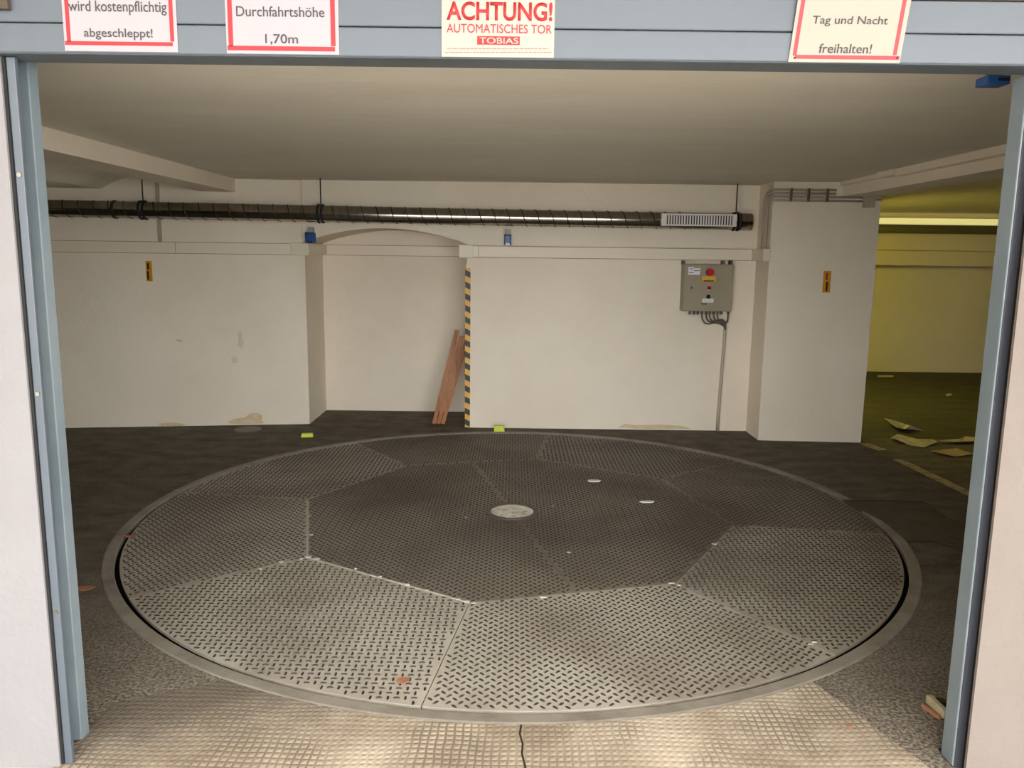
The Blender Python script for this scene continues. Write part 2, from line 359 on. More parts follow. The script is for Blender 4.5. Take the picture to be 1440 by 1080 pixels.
kind(box('trim_4', PLASTER, 2.395, 2.46, 5.2, 5.45, 1.95, ZC+.01), 'structure', 'end block of the moulding on the right beam')
kind(box('trim_5', PLASTER, 2.43, 2.46, 5.45, 6.12, 1.958, ZC+.01), 'structure', 'thin moulding between end block and pillar')
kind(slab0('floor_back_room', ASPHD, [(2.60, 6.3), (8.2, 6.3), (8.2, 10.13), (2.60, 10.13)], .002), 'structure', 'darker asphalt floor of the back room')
# apron in the gateway
bm = bmesh.new()
ring_o = 2.055
pts = []
a0 = math.atan2(2.47-TY, 1.06-TX); a1 = math.atan2(2.47-TY, -.95-TX)-0.0
for k in range(41):
    a = a0+(a1-a0)*k/40 if a1 < a0 else a0+((a1)-a0)*k/40
    pts.append(Vector((TX+ring_o*math.cos(a), TY+ring_o*math.sin(a), -.02)))
pts += [Vector((-1.255, 2.33, -.02)), Vector((-1.255, 1.9, -.02)), Vector((1.25, 1.9, -.02))]
prism(bm, pts, (0, 0, .023))
kind(finish('floor_apron', bm, APRON), 'structure', 'pale waffle-imprinted concrete apron in the gateway')
# expansion crack in the apron
bm = bmesh.new(); cpts = [aZ(x, y, .0032) for x, y in ((733, 1019), (731, 1032), (735, 1046), (734, 1060), (739, 1080))]
for a, b in zip(cpts, cpts[1:]):
    v = [bm.verts.new(q) for q in (a+Vector((-.003, 0, 0)), a+Vector((.003, 0, 0)), b+Vector((.003, 0, 0)), b+Vector((-.003, 0, 0)))]; bm.faces.new(v)
o = finish('crack', bm, INK); o['kind'] = 'structure'
# floor repairs at the right of the turntable
def slab(name, m, pts, h, z=0.0):
    bm = bmesh.new(); prism(bm, [Vector((p[0], p[1], z-.01)) for p in pts], (0, 0, h+.01)); return finish(name, bm, m)
P = [aZ(x, y) for x, y in ((1186, 706), (1298, 706), (1352, 740), (1420, 770), (1350, 768), (1276, 762), (1240, 733))]
kind(slab('floor_patch', PATCHM, P, .006), 'structure', 'browner repaired strip of floor beside the turntable')
for i, (pp, w) in enumerate((([(1186, 704), (1240, 704), (1298, 706), (1325, 718)], .018), ([(1276, 762), (1310, 761), (1335, 768), (1362, 779)], .012))):
    bm = bmesh.new(); q = [aZ(x, y, .0065) for x, y in pp]
    for a, b in zip(q, q[1:]):
        bm.faces.new([bm.verts.new(v) for v in (a-Vector((0, w, 0)), b-Vector((0, w, 0)), b+Vector((0, w, 0)), a+Vector((0, w, 0)))])
    o = finish('crack', bm, INK); o['kind'] = 'structure'

# ------------------------------------------------------------------ gate header, jambs, signs
g = thing('garage_gate_header', (0, 2.05, 1.879))
tag(g, 'blue-grey painted metal gate header carrying the paper signs', 'gate')
box('lower_panel', BLUE, -2.2, 2.2, 2.0, 2.02, 1.881, 1.9475, .003, g)
box('upper_panel', BLUE, -2.2, 2.2, 2.0, 2.02, 1.9495, 2.022, .003, g)
box('bottom_edge', BLUE, -2.2, 2.2, 2.003, 2.019, 1.879, 1.90, .003, g)
box('underside', BLUE, -1.25, 1.285, 2.019, 2.10, 1.8795, 1.90, .002, g)
box('backing', GALVD, -2.2, 2.2, 2.02, 2.059, 1.90, 2.02, 0, g)
tag(box('timber_fascia', BROWN, -2.2, 2.2, 2.0, 2.059, 2.024, 2.2, .004), 'dark brown timber fascia above the gate header', 'fascia')
o = pbox('corner_bracket', BROWN, -24, -30, 9, 12, 1.985, .015); tag(o, 'dark brown bracket at the top left end of the gate header', 'bracket')

j = thing('gate_jamb', (-1.25, 2.1, 0)); tag(j, 'blue-grey steel gate jamb on the left beside white wall', 'door frame', 'gate jambs')
box('outer_rail', BLUE, -1.2355, -1.214, 2.032, 2.046, .001, 1.878, .002, j)
box('inner_rail', BLUE2, -1.305, -1.246, 2.14, 2.184, .001, 1.93, .003, j)
box('web', BLUE, -1.305, -1.299, 2.074, 2.14, .001, 1.876, 0, j); box('flange', BLUE, -1.305, -1.225, 2.046, 2.05, .001, 1.876, 0, j); box('flange', BLUE, -1.305, -1.299, 2.05, 2.074, .001, 1.876, 0, j)
box('seal', BLACK, -1.2428, -1.2355, 2.027, 2.034, .001, 1.876, 0, j)
for z in (.45, 1.05, 1.6):
    bm = bmesh.new(); disc(bm, (-1.225, 2.032, z), (0, -1, 0), .006, .003, 10); attach(finish('bolt', bm, GALV), j)
j = thing('gate_jamb', (1.27, 2.1, 0)); tag(j, 'blue-grey box-section gate jamb on the right beside pale wall', 'door frame', 'gate jambs')
box('rail', BLUE2, 1.262, 1.286, 2.068, 2.13, .001, 1.876, .004, j)
box('shaded_front', BLUE_SHADED, 1.2655, 1.288, 2.064, 2.068, .001, 1.876, .001, j)  # shade on the jamb's front face, put in as a darker colour
box('seal', BLACK, 1.288, 1.2928, 2.062, 2.09, .001, 1.876, 0, j)
box('foot_plate', GALVD, 1.266, 1.288, 2.07, 2.15, 0, .004, 0, j)
t = thing('blue_door_sensor', (1.31, 2.28, 1.9)); tag(t, 'small blue sensor tucked under the ceiling at the right jamb', 'sensor')
a = aY(1389, 107, 2.3); b = aY(1421, 118, 2.3)
box('body', SBLUE, a.x, b.x, 2.3, 2.36, a.z-.02, a.z+.004, .003, t); box('lens', BLACK, a.x+.03, b.x-.005, 2.297, 2.30, a.z-.012, a.z-.004, 0, t); box('mount', SGREY, a.x+.02, b.x-.02, 2.31, 2.35, a.z+.004, ZC, 0, t)

YS = 1.9975
def sheet_sign(label, px, sheet, border, rows, pm, bmq, tm, top=-26):
    x0, x1, yb = px; cen = aY((x0+x1)/2, yb, YS); r = thing('paper_sign', (cen.x, 2.0, cen.z)); tag(r, label, 'sign', 'paper signs on the gate header')
    pbox('sheet', pm, x0, top, x1, yb, YS, .002, r)
    if border:
        bx0, bx1, byb, th = border
        pbox('border', bmq, bx0, byb-th, bx1, byb, YS-.0006, .0005, r)
        pbox('border', bmq, bx0, top+6, bx0+th, byb-th, YS-.0006, .0005, r)
        pbox('border', bmq, bx1-th, top+6, bx1, byb-th, YS-.0006, .0005, r)
    for body, m, bb, bold in rows: text('lettering', body, m, *bb, YS-.0012, r, bold=bold)
    return r
sheet_sign('white paper sign with red border reading wird kostenpflichtig abgeschleppt', (88, 248, 72.5), None, (91.5, 243, 64, 5.5), [('wird kostenpflichtig', GREYI, (96, 1, 234, 21), .004), ('abgeschleppt!', GREYI, (118, 40, 214.5, 56), .004)], PAPER, PRED, GREYI)
sheet_sign('white paper sign with red border reading Durchfahrtshöhe 1,70m', (317, 476, 76), None, (320, 471, 71.5, 6.5), [('Durchfahrtshöhe', GREYI, (332, 9, 456, 23.5), .004), ('1,70m', GREYI, (373, 48, 419, 63), .004)], PAPER, PRED, GREYI)
r = sheet_sign('cream sign with big red letters ACHTUNG! AUTOMATISCHES TOR', (621, 780, 80.5), None, None, [('ACHTUNG!', PRED2, (628, 2.5, 777, 29), .022), ('AUTOMATISCHES TOR', PRED, (628, 34, 776, 46.5), .0)], PAPER2, PRED, PRED2)
pbox('name_panel', PRED2, 671, 51, 731, 63, YS-.0006, .0005, r)
text('lettering', 'TOBIAS', PAPER2, 674, 52.6, 729, 61.6, YS-.0014, r, bold=.02)
random.seed(3)
for y, xa, xb in ((68.3, 629, 772), (73.6, 626, 776)):
    bm = bmesh.new(); x = xa
    while x < xb:
        w = random.uniform(1.5, 6); l = aY(x, y, YS-.0006); q = aY(min(x+w, xb), y, YS-.0006)
        bx(bm, l.x, q.x, YS-.0006, YS-.0001, l.z-.0012, l.z+.0012); x += w+random.uniform(.6, 1.6)
    o = finish('fine_print', bm, PINK); attach(o, r); o['kind'] = 'stuff'
r = sheet_sign('yellowed tilted paper sign with faded red border reading Tag und Nacht freihalten', (1112, 1270, 88), None, (1117, 1264, 83.5, 5.5), [('Tag und Nacht', GREYI, (1137, 23.5, 1243, 38), .004), ('freihalten!', GREYI, (1150, 62, 1224, 75), .004)], PAPER3, PRED3, GREYI, top=-30)
for x in (1117, 1261):
    p = aY(x, 81.5, YS-.0012); bm = bmesh.new(); disc(bm, p, (0, -1, 0), .0022, .0015, 10); attach(finish('tack', bm, BLACK), r)
for ch in r.children:                         # the loose sheet leans over and its upper part stands off the metal
    for v in ch.data.vertices:
        h = v.co.z-r.location.z; v.co.x += .085*h; v.co.y -= .05*max(0, h)+.0002

# ------------------------------------------------------------------ lamps
t = thing('yellow_lamp', (2.6, 8.1, 1.6)); tag(t, 'yellow-glowing batten lamp on the passage wall behind the pillar', 'lamp')
box('light_shield', LAMPB, 2.601, 2.86, 7.45, 8.75, 1.655, 1.665, 0, t); box('body', LAMPB, 2.601, 2.64, 7.5, 8.7, 1.55, 1.655, 0, t); box('diffuser', TUBEY, 2.64, 2.69, 7.52, 8.68, 1.56, 1.64, .01, t)  # opaque top piece added to keep lamp light off the ceiling

# ------------------------------------------------------------------ turntable
T = thing('turntable', (TX, TY, 0)); tag(T, 'round steel vehicle turntable with diamond-tread plates set in the floor', 'turntable')
A8 = [math.radians(171.7+45*k) for k in range(8)]
R1, R2 = 1.2, 1.976
def inside(p, poly):
    c = False; n = len(poly)
    for i in range(n):
        a, b = poly[i], poly[(i+1) % n]
        if (a[1] > p[1]) != (b[1] > p[1]) and p[0] < (b[0]-a[0])*(p[1]-a[1])/(b[1]-a[1])+a[0]: c = not c
    return c
def edge_dist(p, poly):
    d = 9
    for i in range(len(poly)):
        a, b = Vector(poly[i]), Vector(poly[(i+1) % len(poly)]); ab = b-a; t = max(0, min(1, (Vector(p)-a).dot(ab)/ab.length_squared)); d = min(d, (a+ab*t-Vector(p)).length)
    return d
STEP = .0285
def studs(poly, rot):
    c, s = math.cos(rot), math.sin(rot); verts, faces = [], []
    L_, B_, Hh = .0125, .0046, .003
    out = [(-1, 0), (-.55, -.85), (.55, -.85), (1, 0), (.55, .85), (-.55, .85)]
    N_ = int(2.1/STEP)+2
    xs = [p[0] for p in poly]; ys = [p[1] for p in poly]; bb = (min(xs), max(xs), min(ys), max(ys))
    for i in range(-N_, N_+1):
        for k in range(-N_, N_+1):
            x, y = i*STEP, k*STEP; X, Y = c*x-s*y, s*x+c*y
            if not (bb[0] < X < bb[1] and bb[2] < Y < bb[3]): continue
            if not inside((X, Y), poly) or edge_dist((X, Y), poly) < .011: continue
            o = (i+k) % 2; b = len(verts)
            for z, f in ((0, 1.0), (Hh, .62)):
                for u, v in out:
                    lx, ly = u*L_*f, v*B_*f
                    if o: lx, ly = -ly, lx
                    verts.append((X+c*lx-s*ly, Y+s*lx+c*ly, z))
            faces.append([b+6+q for q in range(6)])
            for q in range(6): faces.append([b+q, b+(q+1) % 6, b+6+(q+1) % 6, b+6+q])
    me = bpy.data.meshes.new('tread_studs'); me.from_pydata(verts, [], faces); me.materials.append(STUD)
    return me
def plate(name, poly, m, rot):
    cx = sum(p[0] for p in poly)/len(poly); cy = sum(p[1] for p in poly)/len(poly)
    poly = [(cx+(x-cx)*.9972, cy+(y-cy)*.9972) for x, y in poly]
    bm = bmesh.new(); prism(bm, [Vector((x, y, -.012)) for x, y in poly], (0, 0, .012))
    o = finish(name, bm, m, T)
    st = bpy.data.objects.new('tread_studs', studs(poly, rot)); C.objects.link(st); st.parent = o; st['kind'] = 'stuff'
    return o
pm = [PL_MID, PL_LIGHT, PL_LIGHT, PL_MID, PL_DARK, PL_DARK, PL_DARK, PL_MID]
for k in range(8):
    a, b = A8[k], A8[k]+math.pi/4
    poly = [(R1*math.cos(a), R1*math.sin(a))] + [(R2*math.cos(a+(b-a)*i/20), R2*math.sin(a+(b-a)*i/20)) for i in range(21)] + [(R1*math.cos(b), R1*math.sin(b))]
    plate('outer_plate', poly, pm[k], math.radians(0 if k % 2 == 1 else 45))
for h in (0, 1):
    s0 = math.radians(104.2+180*h); q = R1*math.cos(math.pi/8)
    start = 7 if h == 0 else 3
    poly = [(q*math.cos(s0), q*math.sin(s0))] + [(R1*math.cos(A8[(start+i) % 8]), R1*math.sin(A8[(start+i) % 8])) for i in range(4)] + [(-q*math.cos(s0), -q*math.sin(s0))]
    plate('inner_plate', poly, PL_DARK, math.radians(45))
bm = bmesh.new(); disc(bm, (0, 0, -.03), (0, 0, 1), 1.955, .0265, 96); o = finish('base_disc', bm, SEAMD, T)
for ka, kb in ((0, 1), (1, 2)):
    p, q = [Vector((R1*math.cos(A8[k]), R1*math.sin(A8[k]), -.002)) for k in (ka, kb)]; d = (q-p).normalized(); sd = Vector((-d.y, d.x, 0))*.0035
    bm = bmesh.new(); prism(bm, [p-sd, q-sd, q+sd, p+sd], (0, 0, .0035)); finish('dust_seam', bm, SEAM, T)
bm = bmesh.new(); annulus(bm, 0, 0, [(.118, 0), (.122, .007), (.145, .007), (.15, 0)], 40); hub = finish('hub_ring', bm, HUBR, T)
bm = bmesh.new(); disc(bm, (0, 0, 0), (0, 0, 1), .119, .004, 40); finish('hub_cover', bm, HUBM, T)
bm = bmesh.new(); annulus(bm, 0, 0, [(1.997, -.02), (1.997, .002), (2.000, .004), (2.044, .004), (2.050, .002), (2.054, -.005), (2.054, -.02)], 160)
o = finish('rim', bm, RING, T); o['label'] = 'raised pale steel rim ring'
bm = bmesh.new(); annulus(bm, TX, TY, [(2.056, -.12), (2.12, -.12), (2.12, -.003), (2.056, -.003)], 96); disc(bm, (TX, TY, -.16), (0, 0, 1), 2.12, .04, 96)
kind(finish('pit', bm, PIT), 'structure', 'dark shallow pit below the turntable')
# caked dust along the octagon joints
random.seed(11)
def crumbs(pts):
    for x, y, s in pts:
        p = aZ(x, y, .001); bm = bmesh.new(); n = 7
        prism(bm, [Vector((p.x-TX+s*random.uniform(.5, 1.1)*math.cos(2*math.pi*i/n), p.y-TY+s*.6*random.uniform(.5, 1.1)*math.sin(2*math.pi*i/n), 0)) for i in range(n)], (0, 0, .004))
        finish('dust_crumb', bm, SEAM, T)
crumbs([(434, 783, .02), (445, 786, .018), (425, 786, .012), (572, 822, .02), (656, 846, .022), (665, 848, .014), (645, 843, .012), (436, 726, .014), (437, 752, .014), (763, 840, .02), (945, 820, .015), (955, 823, .012), (1005, 765, .016), (800, 777, .012), (656, 728, .014), (776, 712, .012), (500, 800, .009), (535, 811, .009), (600, 830, .01), (395, 790, .014), (365, 800, .012), (1140, 906, .011), (1145, 903, .011), (983, 840, .008)])

# ------------------------------------------------------------------ spiral duct
D = thing('ventilation_duct', (-.9, 6.36, 1.72)); tag(D, 'long galvanised spiral ventilation duct hung along the back wall', 'duct')
RD = .064
def dc(t):
    """duct axis, t = x"""
    u = (t+3.9)/(1.84+3.9); return Vector((t, 6.18+.17*min(1, u*1.6), 1.728-.033*u))
xs = [-3.9+(1.84+3.9)*i/30 for i in range(31)]
bm = bmesh.new(); tube(bm, [dc(x) for x in xs], RD, 32); attach(finish('duct_body', bm, GALV, smooth=False), D)
for p in D.children[-1].data.polygons: p.use_smooth = len(p.vertices) == 4
bm = bmesh.new(); hp = []
pitch = .112; k = 0; x = -3.9
while x < 1.36:
    a = 2*math.pi*(x+3.9)/pitch
    hp.append(dc(x)+Vector((0, math.cos(a), math.sin(a)))*(RD+.0004)); x += pitch/16
tube(bm, hp, .0038, 5); attach(finish('spiral_seam', bm, GALVD), D)
bm = bmesh.new(); tube(bm, [dc(1.76), dc(1.845)], RD+.003, 32); attach(finish('end_cap', bm, GALV, smooth=False), D)
bm = bmesh.new(); a = dc(aY(163, 293, 6.25).x); tube(bm, [a, a+Vector((.02, 0, 0))], RD+.006, 32); attach(finish('coupling', bm, GALVD), D)
for px in (203, 453, 1036):
    x = aY(px, 300, 6.33 if px > 300 else 6.24).x; c = dc(x)
    bm = bmesh.new()
    for dx in (-.016, .016):
        pr = [(RD+.001), (RD+.008)]; n = 28; R_ = []
        for k in range(n):
            a = 2*math.pi*k/n; R_.append([bm.verts.new(c+Vector((dx+e, r*math.cos(a), r*math.sin(a)))) for e, r in ((-.006, RD+.001), (-.006, RD+.009), (.006, RD+.009), (.006, RD+.001))])
        for k in range(n):
            for q in range(4): bm.faces.new((R_[k][q], R_[k][(q+1) % 4], R_[(k+1) % n][(q+1) % 4], R_[(k+1) % n][q]))
    h = attach(finish('hanger_clamp', bm, BLACK), D)
    bm = bmesh.new(); tube(bm, [c+Vector((0, 0, RD)), Vector((c.x, c.y, 1.884 if px == 203 and False else ZC))], .005, 6); o = finish('hanger_rod', bm, GALVD); o.parent = h; o.matrix_parent_inverse = h.matrix_parent_inverse.copy(); o.matrix_parent_inverse = Matrix.Identity(4)
# grille on the duct
ga, gb = aY(930, 311, 6.28).x, aY(1035, 312, 6.28).x
gc = dc((ga+gb)/2); gz = gc.z+.004; gy = gc.y-RD-.026
bm = bmesh.new(); h2 = .046
bx(bm, ga, gb, gy, gy+.05, gz+h2-.011, gz+h2); bx(bm, ga, gb, gy, gy+.05, gz-h2, gz-h2+.011)
bx(bm, ga, ga+.03, gy, gy+.05, gz-h2+.011, gz+h2-.011); bx(bm, gb-.02, gb, gy, gy+.05, gz-h2+.011, gz+h2-.011)
G = attach(finish('grille', bm, GRILLE), D)
box('grille_recess', GRILLED, ga+.03, gb-.02, gy+.0185, gy+.05, gz-h2+.011, gz+h2-.011, 0, D)
ns = 26; random.seed(5)
for i in range(ns):
    x = ga+.034+(gb-ga-.06)*i/(ns-1); an = random.uniform(-.9, .5)
    bm = bmesh.new(); bx(bm, -.0058, .0058, -.001, .001, gz-h2+.012, gz+h2-.012); bmesh.ops.rotate(bm, verts=bm.verts, cent=(0, 0, 0), matrix=Matrix.Rotation(an*.7, 3, 'Z')); bmesh.ops.translate(bm, verts=bm.verts, vec=(x, gy+.008, 0))
    o = finish('slat', bm, GRILLE); o.parent = G; o.matrix_parent_inverse = Matrix.Identity(4)

# ------------------------------------------------------------------ cable trunking
K = thing('cable_trunking', (0, 6.45, 1.44)); tag(K, 'white plastic cable trunking running along the back wall and through the niche', 'trunking')
z0, z1 = 1.397, 1.487
def wallY(x): return 6.06+(6.55-6.06)*(x+5.2)/(XL+5.2)
bm = bmesh.new(); prism(bm, [Vector((-5.1, wallY(-5.1)-.05, z0)), Vector((-1.75, wallY(-1.75)-.05, z0)), Vector((-1.75, wallY(-1.75)-.001, z0)), Vector((-5.1, wallY(-5.1)-.001, z0))], (0, 0, z1-z0)); attach(finish('cover_strip', bm, TRUNK), K)
box('corner_joint', TRUNKJ, -1.79, XL+.05, 6.485, 6.533, z0-.004, z1+.004, .003, K)
box('cover_strip', TRUNK, XL+.001, XL+.05, 6.535, 7.11, z0, z1, .002, K)
box('cover_strip', TRUNK, XL+.001, XR-.001, 7.11, 7.159, z0, z1, .002, K)
box('cover_strip', TRUNK, XR-.05, XR-.001, 6.49, 7.11, z0, z1, .002, K)
box('corner_joint', TRUNKJ, XR-.06, XR+.055, 6.43, 6.489, z0-.004, z1+.004, .003, K)
box('cover_strip', TRUNK, XR+.055, 1.895, 6.44, 6.489, z0, z1, .002, K)
box('cover_strip', TRUNK, 1.895, 1.944, 6.2, 6.489, z0, z1, .002, K)
box('corner_joint', TRUNKJ, 1.888, 1.944, 6.13, 6.2, z0-.004, z1+.004, .003, K)
for za, zb in ((z0-.001, z0+.003), (z1-.003, z1+.001)):  # darker strips painted in as shadow lines along the trunking lid
    box('lid_shadow_line', LIDE, XR+.055, 1.893, 6.4385, 6.441, za, zb, 0, K); box('lid_shadow_line', LIDE, XL+.052, XR-.052, 7.1085, 7.111, za, zb, 0, K)
    bm = bmesh.new(); prism(bm, [Vector((-5.1, wallY(-5.1)-.0515, za)), Vector((-1.79, wallY(-1.79)-.0515, za)), Vector((-1.79, wallY(-1.79)-.049, za)), Vector((-5.1, wallY(-5.1)-.049, za))], (0, 0, zb-za)); attach(finish('lid_shadow_line', bm, LIDE), K)
# thin lid joints
for x in (-2.66, -.28):
    yy = wallY(x)-.052 if x < -1.7 else 6.438
    box('lid_joint', LIDE, x, x+.003, yy, yy+.004, z0, z1, 0, K)
# vertical conduit on the left wall
bm = bmesh.new(); x = aY(224, 300, 6.4).x; box_y = wallY(x)
bx(bm, x-.012, x+.012, box_y-.022, box_y+.004, 1.487, 1.982); o = tag(finish('flat_conduit', bm, GREYC), 'thin grey vertical conduit on the back wall behind the duct, left', 'conduit')

# ------------------------------------------------------------------ small sensors under the duct
for px, py, lab in ((437, 331, 'blue light sensor with grey bracket beside the niche arch'), (714, 334, 'blue light sensor with grey bracket above the trunking right of the niche')):
    yw = 6.5 if px < 500 else YB
    c = aY(px, py, yw-.04); t = thing('wall_sensor', (c.x, yw, c.z)); tag(t, lab, 'sensor', 'blue wall sensors')
    box('bracket', SGREY, c.x-.022, c.x+.022, yw-.05, yw, c.z+.02, c.z+.065, .003, t)
    bm = bmesh.new(); bx(bm, -.027, .027, -.04, .035, -.06, .022, .008); bmesh.ops.rotate(bm, verts=bm.verts, cent=(0, 0, 0), matrix=Matrix.Rotation(-.45 if px < 500 else 0, 3, 'Z')); bmesh.ops.translate(bm, verts=bm.verts, vec=(c.x, yw-.042, c.z)); attach(finish('head', bm, SBLUE), t)
    box('visor', BLACK, c.x-.03, c.x+.03, yw-.092, yw-.03, c.z+.014, c.z+.022, .002, t)
    box('lens', WHITE if px > 500 else BLACK, c.x-.017, c.x+.017, yw-.086, yw-.08, c.z-.062, c.z-.045, 0, t)

# ------------------------------------------------------------------ control cabinet
YF = 6.36
Q = thing('control_cabinet', (1.51, YB, 1.19)); tag(Q, 'grey-beige electrical control cabinet with red emergency button on the back wall', 'control box')
pbox('body', BOXM, 961, 371.5, 1030.5, 438, YF+.012, .117, Q, .004)
pbox('door', BOXM, 961.8, 373, 1030, 437, YF, .011, Q, .003)
def pdisc(name, m, px, py, r, d, Y=YF, root=Q, r1=None):
    c = aY(px, py, Y); bm = bmesh.new(); disc(bm, (c.x, Y, c.z), (0, -1, 0), r, d, 24, r1); o = finish(name, bm, m); attach(o, root); return o
l = pbox('yellow_label', YEL, 987.5, 388.5, 1006.5, 396.5, YF-.0015, .0015, Q)
pbox('label_print', INK, 989, 394.2, 1004, 396, YF-.002, .0006, Q)
pdisc('emergency_collar', YEL, 998, 383, .026, .006); pdisc('emergency_button', RED, 998, 382.8, .032, .035, r1=.028)
pdisc('switch_plate', WHITE, 997, 404.5, .021, .004); pdisc('rotary_switch', RED, 997, 404.5, .017, .018); pbox('switch_grip', BLACK, 994.8, 404.2, 999, 406, YF-.024, .012, Q)
pdisc('push_button', BLACK, 996, 417.2, .016, .012)
pbox('name_label', WHITE, 987.5, 420, 1003.5, 425.5, YF-.0012, .0012, Q); pbox('label_print', GREYC, 989.5, 422.8, 1001.5, 423.5, YF-.0018, .0006, Q)
pbox('small_label', CABLE, 986.5, 426.5, 994, 428.5, YF-.0012, .0012, Q)
pbox('type_label', WHITE, 968, 375.5, 984.5, 386.5, YF-.0012, .0012, Q)
for y, xa, xb in ((378, 970, 975), (380.5, 976, 983.5), (383.5, 969, 975), (376.5, 976, 983.8)): pbox('label_print', GREYI, xa, y-.5, xb, y+.5, YF-.0018, .0006, Q)
pdisc('key_lock', CABLE, 972.5, 404.5, .011, .004)
for px in (962, 1018, 1029): pbox('wall_bracket', CABLE, px-1.6, 366.5, px+1.6, 372, YF+.06, .069, Q)
gl = [(970, 439), (976, 439), (981.5, 439), (987, 439), (993, 439), (998, 439), (1003.5, 439), (1009, 439), (1014, 439), (1024, 438)]
for px, py in gl:
    c = aY(px, py, YF+.06); bm = bmesh.new(); disc(bm, (c.x, YF+.06, c.z+.012), (0, 0, -1), .011, .03, 10); attach(finish('cable_gland', bm, CABLE), Q)
zt = aY(1000, 440, YF+.06).z-.012
join = aY(1021, 449, 6.45)
for i, (px, dip) in enumerate(((987, .075), (993, .06), (998, .055), (1003.5, .05), (1009, .045), (1024, .06))):
    c = aY(px, 440, YF+.06); p0 = Vector((c.x, YF+.06, zt+.012)); bm = bmesh.new()
    pts = arc(p0, p0+Vector((.0, .0, -dip*1.6)), Vector(((p0.x+join.x)/2, YF+.075, zt-dip*.9)), 6)+arc(Vector(((p0.x+join.x)/2, YF+.075, zt-dip*.9)), Vector((join.x-.005, YF+.09, zt-dip*.9-.005)), Vector((join.x, 6.455, zt-.13)), 6)[1:]
    tube(bm, pts, .0065, 6); attach(finish('cable', bm, CABLE), Q)
bm = bmesh.new(); e = aZ(1011, 604); tube(bm, [Vector((join.x, 6.462, zt-.10)), Vector((join.x-.003, 6.462, .7)), Vector((join.x-.018, 6.462, .16)), Vector((join.x-.018, 6.462, .002))], .013, 10); tag(finish('riser_conduit', bm, GREYC, smooth=True), 'grey conduit running from the control cabinet down to the floor', 'conduit')

# ------------------------------------------------------------------ conduits on the pillar
for i in range(4):
    z = 1.925-.026*i; yf = 6.108; x_end = 2.40 if i < 2 else 2.62
    px = 1.925; py = 6.30-.03*i
    bm = bmesh.new()
    pts = [Vector((px, py, 1.487)), Vector((px, py, z-.12))]+arc((px, py, z-.10), (px, py, z), (px+.004, 6.17, z), 5)+arc((px+.004, 6.16, z), (px+.006, 6.13, z), (1.985, 6.13, z), 4)+[Vector((x_end, 6.115, z))]
    tube(bm, pts, .0085, 8); o = tag(finish('pillar_conduit', bm, GREYC, smooth=True), ['topmost', 'second from top', 'third from top', 'lowest'][i]+' grey conduit bending round the top of the white pillar', 'conduit', 'conduits on the pillar')
for x in (2.06, 2.19, 2.33):
    tag(box('conduit_clip', CABLE, x, x+.012, 6.10, 6.135, 1.838, 1.936, .002), {2.06: 'left', 2.19: 'middle', 2.33: 'right'}[x]+' clip holding the conduits at the pillar top', 'clip', 'conduit clips')
t = thing('junction_box', (2.62, 6.1, 1.84)); tag(t, 'small grey junction box at the top right of the pillar', 'junction box')
box('body', GREYC, 2.60, 2.68, 6.07, 6.118, 1.80, 1.885, .005, t); box('lid', GREYC, 2.605, 2.675, 6.064, 6.071, 1.805, 1.88, .003, t)
bm = bmesh.new(); tube(bm, [Vector((2.68, 6.1, 1.862)), Vector((2.735, 6.1, 1.862))], .011, 8); attach(finish('cable_gland', bm, GREYC), t)

# ------------------------------------------------------------------ stickers, hazard strip, battens
def sticker(px, label):
    x0, y0, x1, y1 = px; Y = wallY(aY((x0+x1)/2, y0, 6.38).x)-.002 if x0 < 600 else 6.13
    c = aY((x0+x1)/2, y1, Y); t = thing('warning_sticker', (c.x, Y, c.z)); tag(t, label, 'sticker', 'yellow wall stickers')
    pbox('backing', ORANGE, x0, y0, x1, y1, Y-.001, .02 if x0 > 600 else .012, t)
    for k, (a, b) in enumerate(((.1, .42), (.5, .93))):
        w = x1-x0; pbox('print', PRED3 if x0 > 600 and k == 0 else INK, x0+w*.36, y0+(y1-y0)*a, x0+w*.62, y0+(y1-y0)*b, Y-.0018, .0008, t)
sticker((203, 367, 213.5, 395.5), 'vertical yellow warning sticker on the left part of the back wall')
sticker((1157.5, 381, 1168, 411.5), 'vertical yellow warning sticker on the white pillar')
bm = bmesh.new(); bx(bm, XR-.012, XR+.03, YB-.012, YB-.001, .005, 1.308); bx(bm, XR-.012, XR-.001, YB-.001, YB+.05, .005, 1.308)
tag(finish('hazard_corner_strip', bm, STRIPES), 'yellow and black striped corner guard on the edge of the niche', 'corner guard')
base = [(-.655, 6.60), (-.617, 6.605), (-.58, 6.60)]
labs = ['left wooden batten of three leaning in the niche', 'middle wooden batten of three leaning in the niche', 'right wooden batten of three leaning in the niche']
for i, (x, y) in enumerate(base):
    b0 = Vector((x, y, .012)); b1 = Vector((XR-.088+.036*i, 6.655+.0*i, .80-.05*i)); d = (b1-b0).normalized(); u = Vector((1, 0, 0)); u = (u-d*u.dot(d)).normalized(); v = d.cross(u)
    bm = bmesh.new(); hw, ht = .0165, .011
    prism(bm, [b0+u*hw+v*ht, b0-u*hw+v*ht, b0-u*hw-v*ht, b0+u*hw-v*ht], b1-b0); bmesh.ops.bevel(bm, geom=bm.edges[:], offset=.002, segments=1, affect='EDGES')
    zmin = min(q.co.z for q in bm.verts); bmesh.ops.translate(bm, verts=bm.verts, vec=(0, 0, .001-zmin))
    tag(finish('wooden_batten', bm, WOOD), labs[i], 'batten', 'battens leaning in the niche')

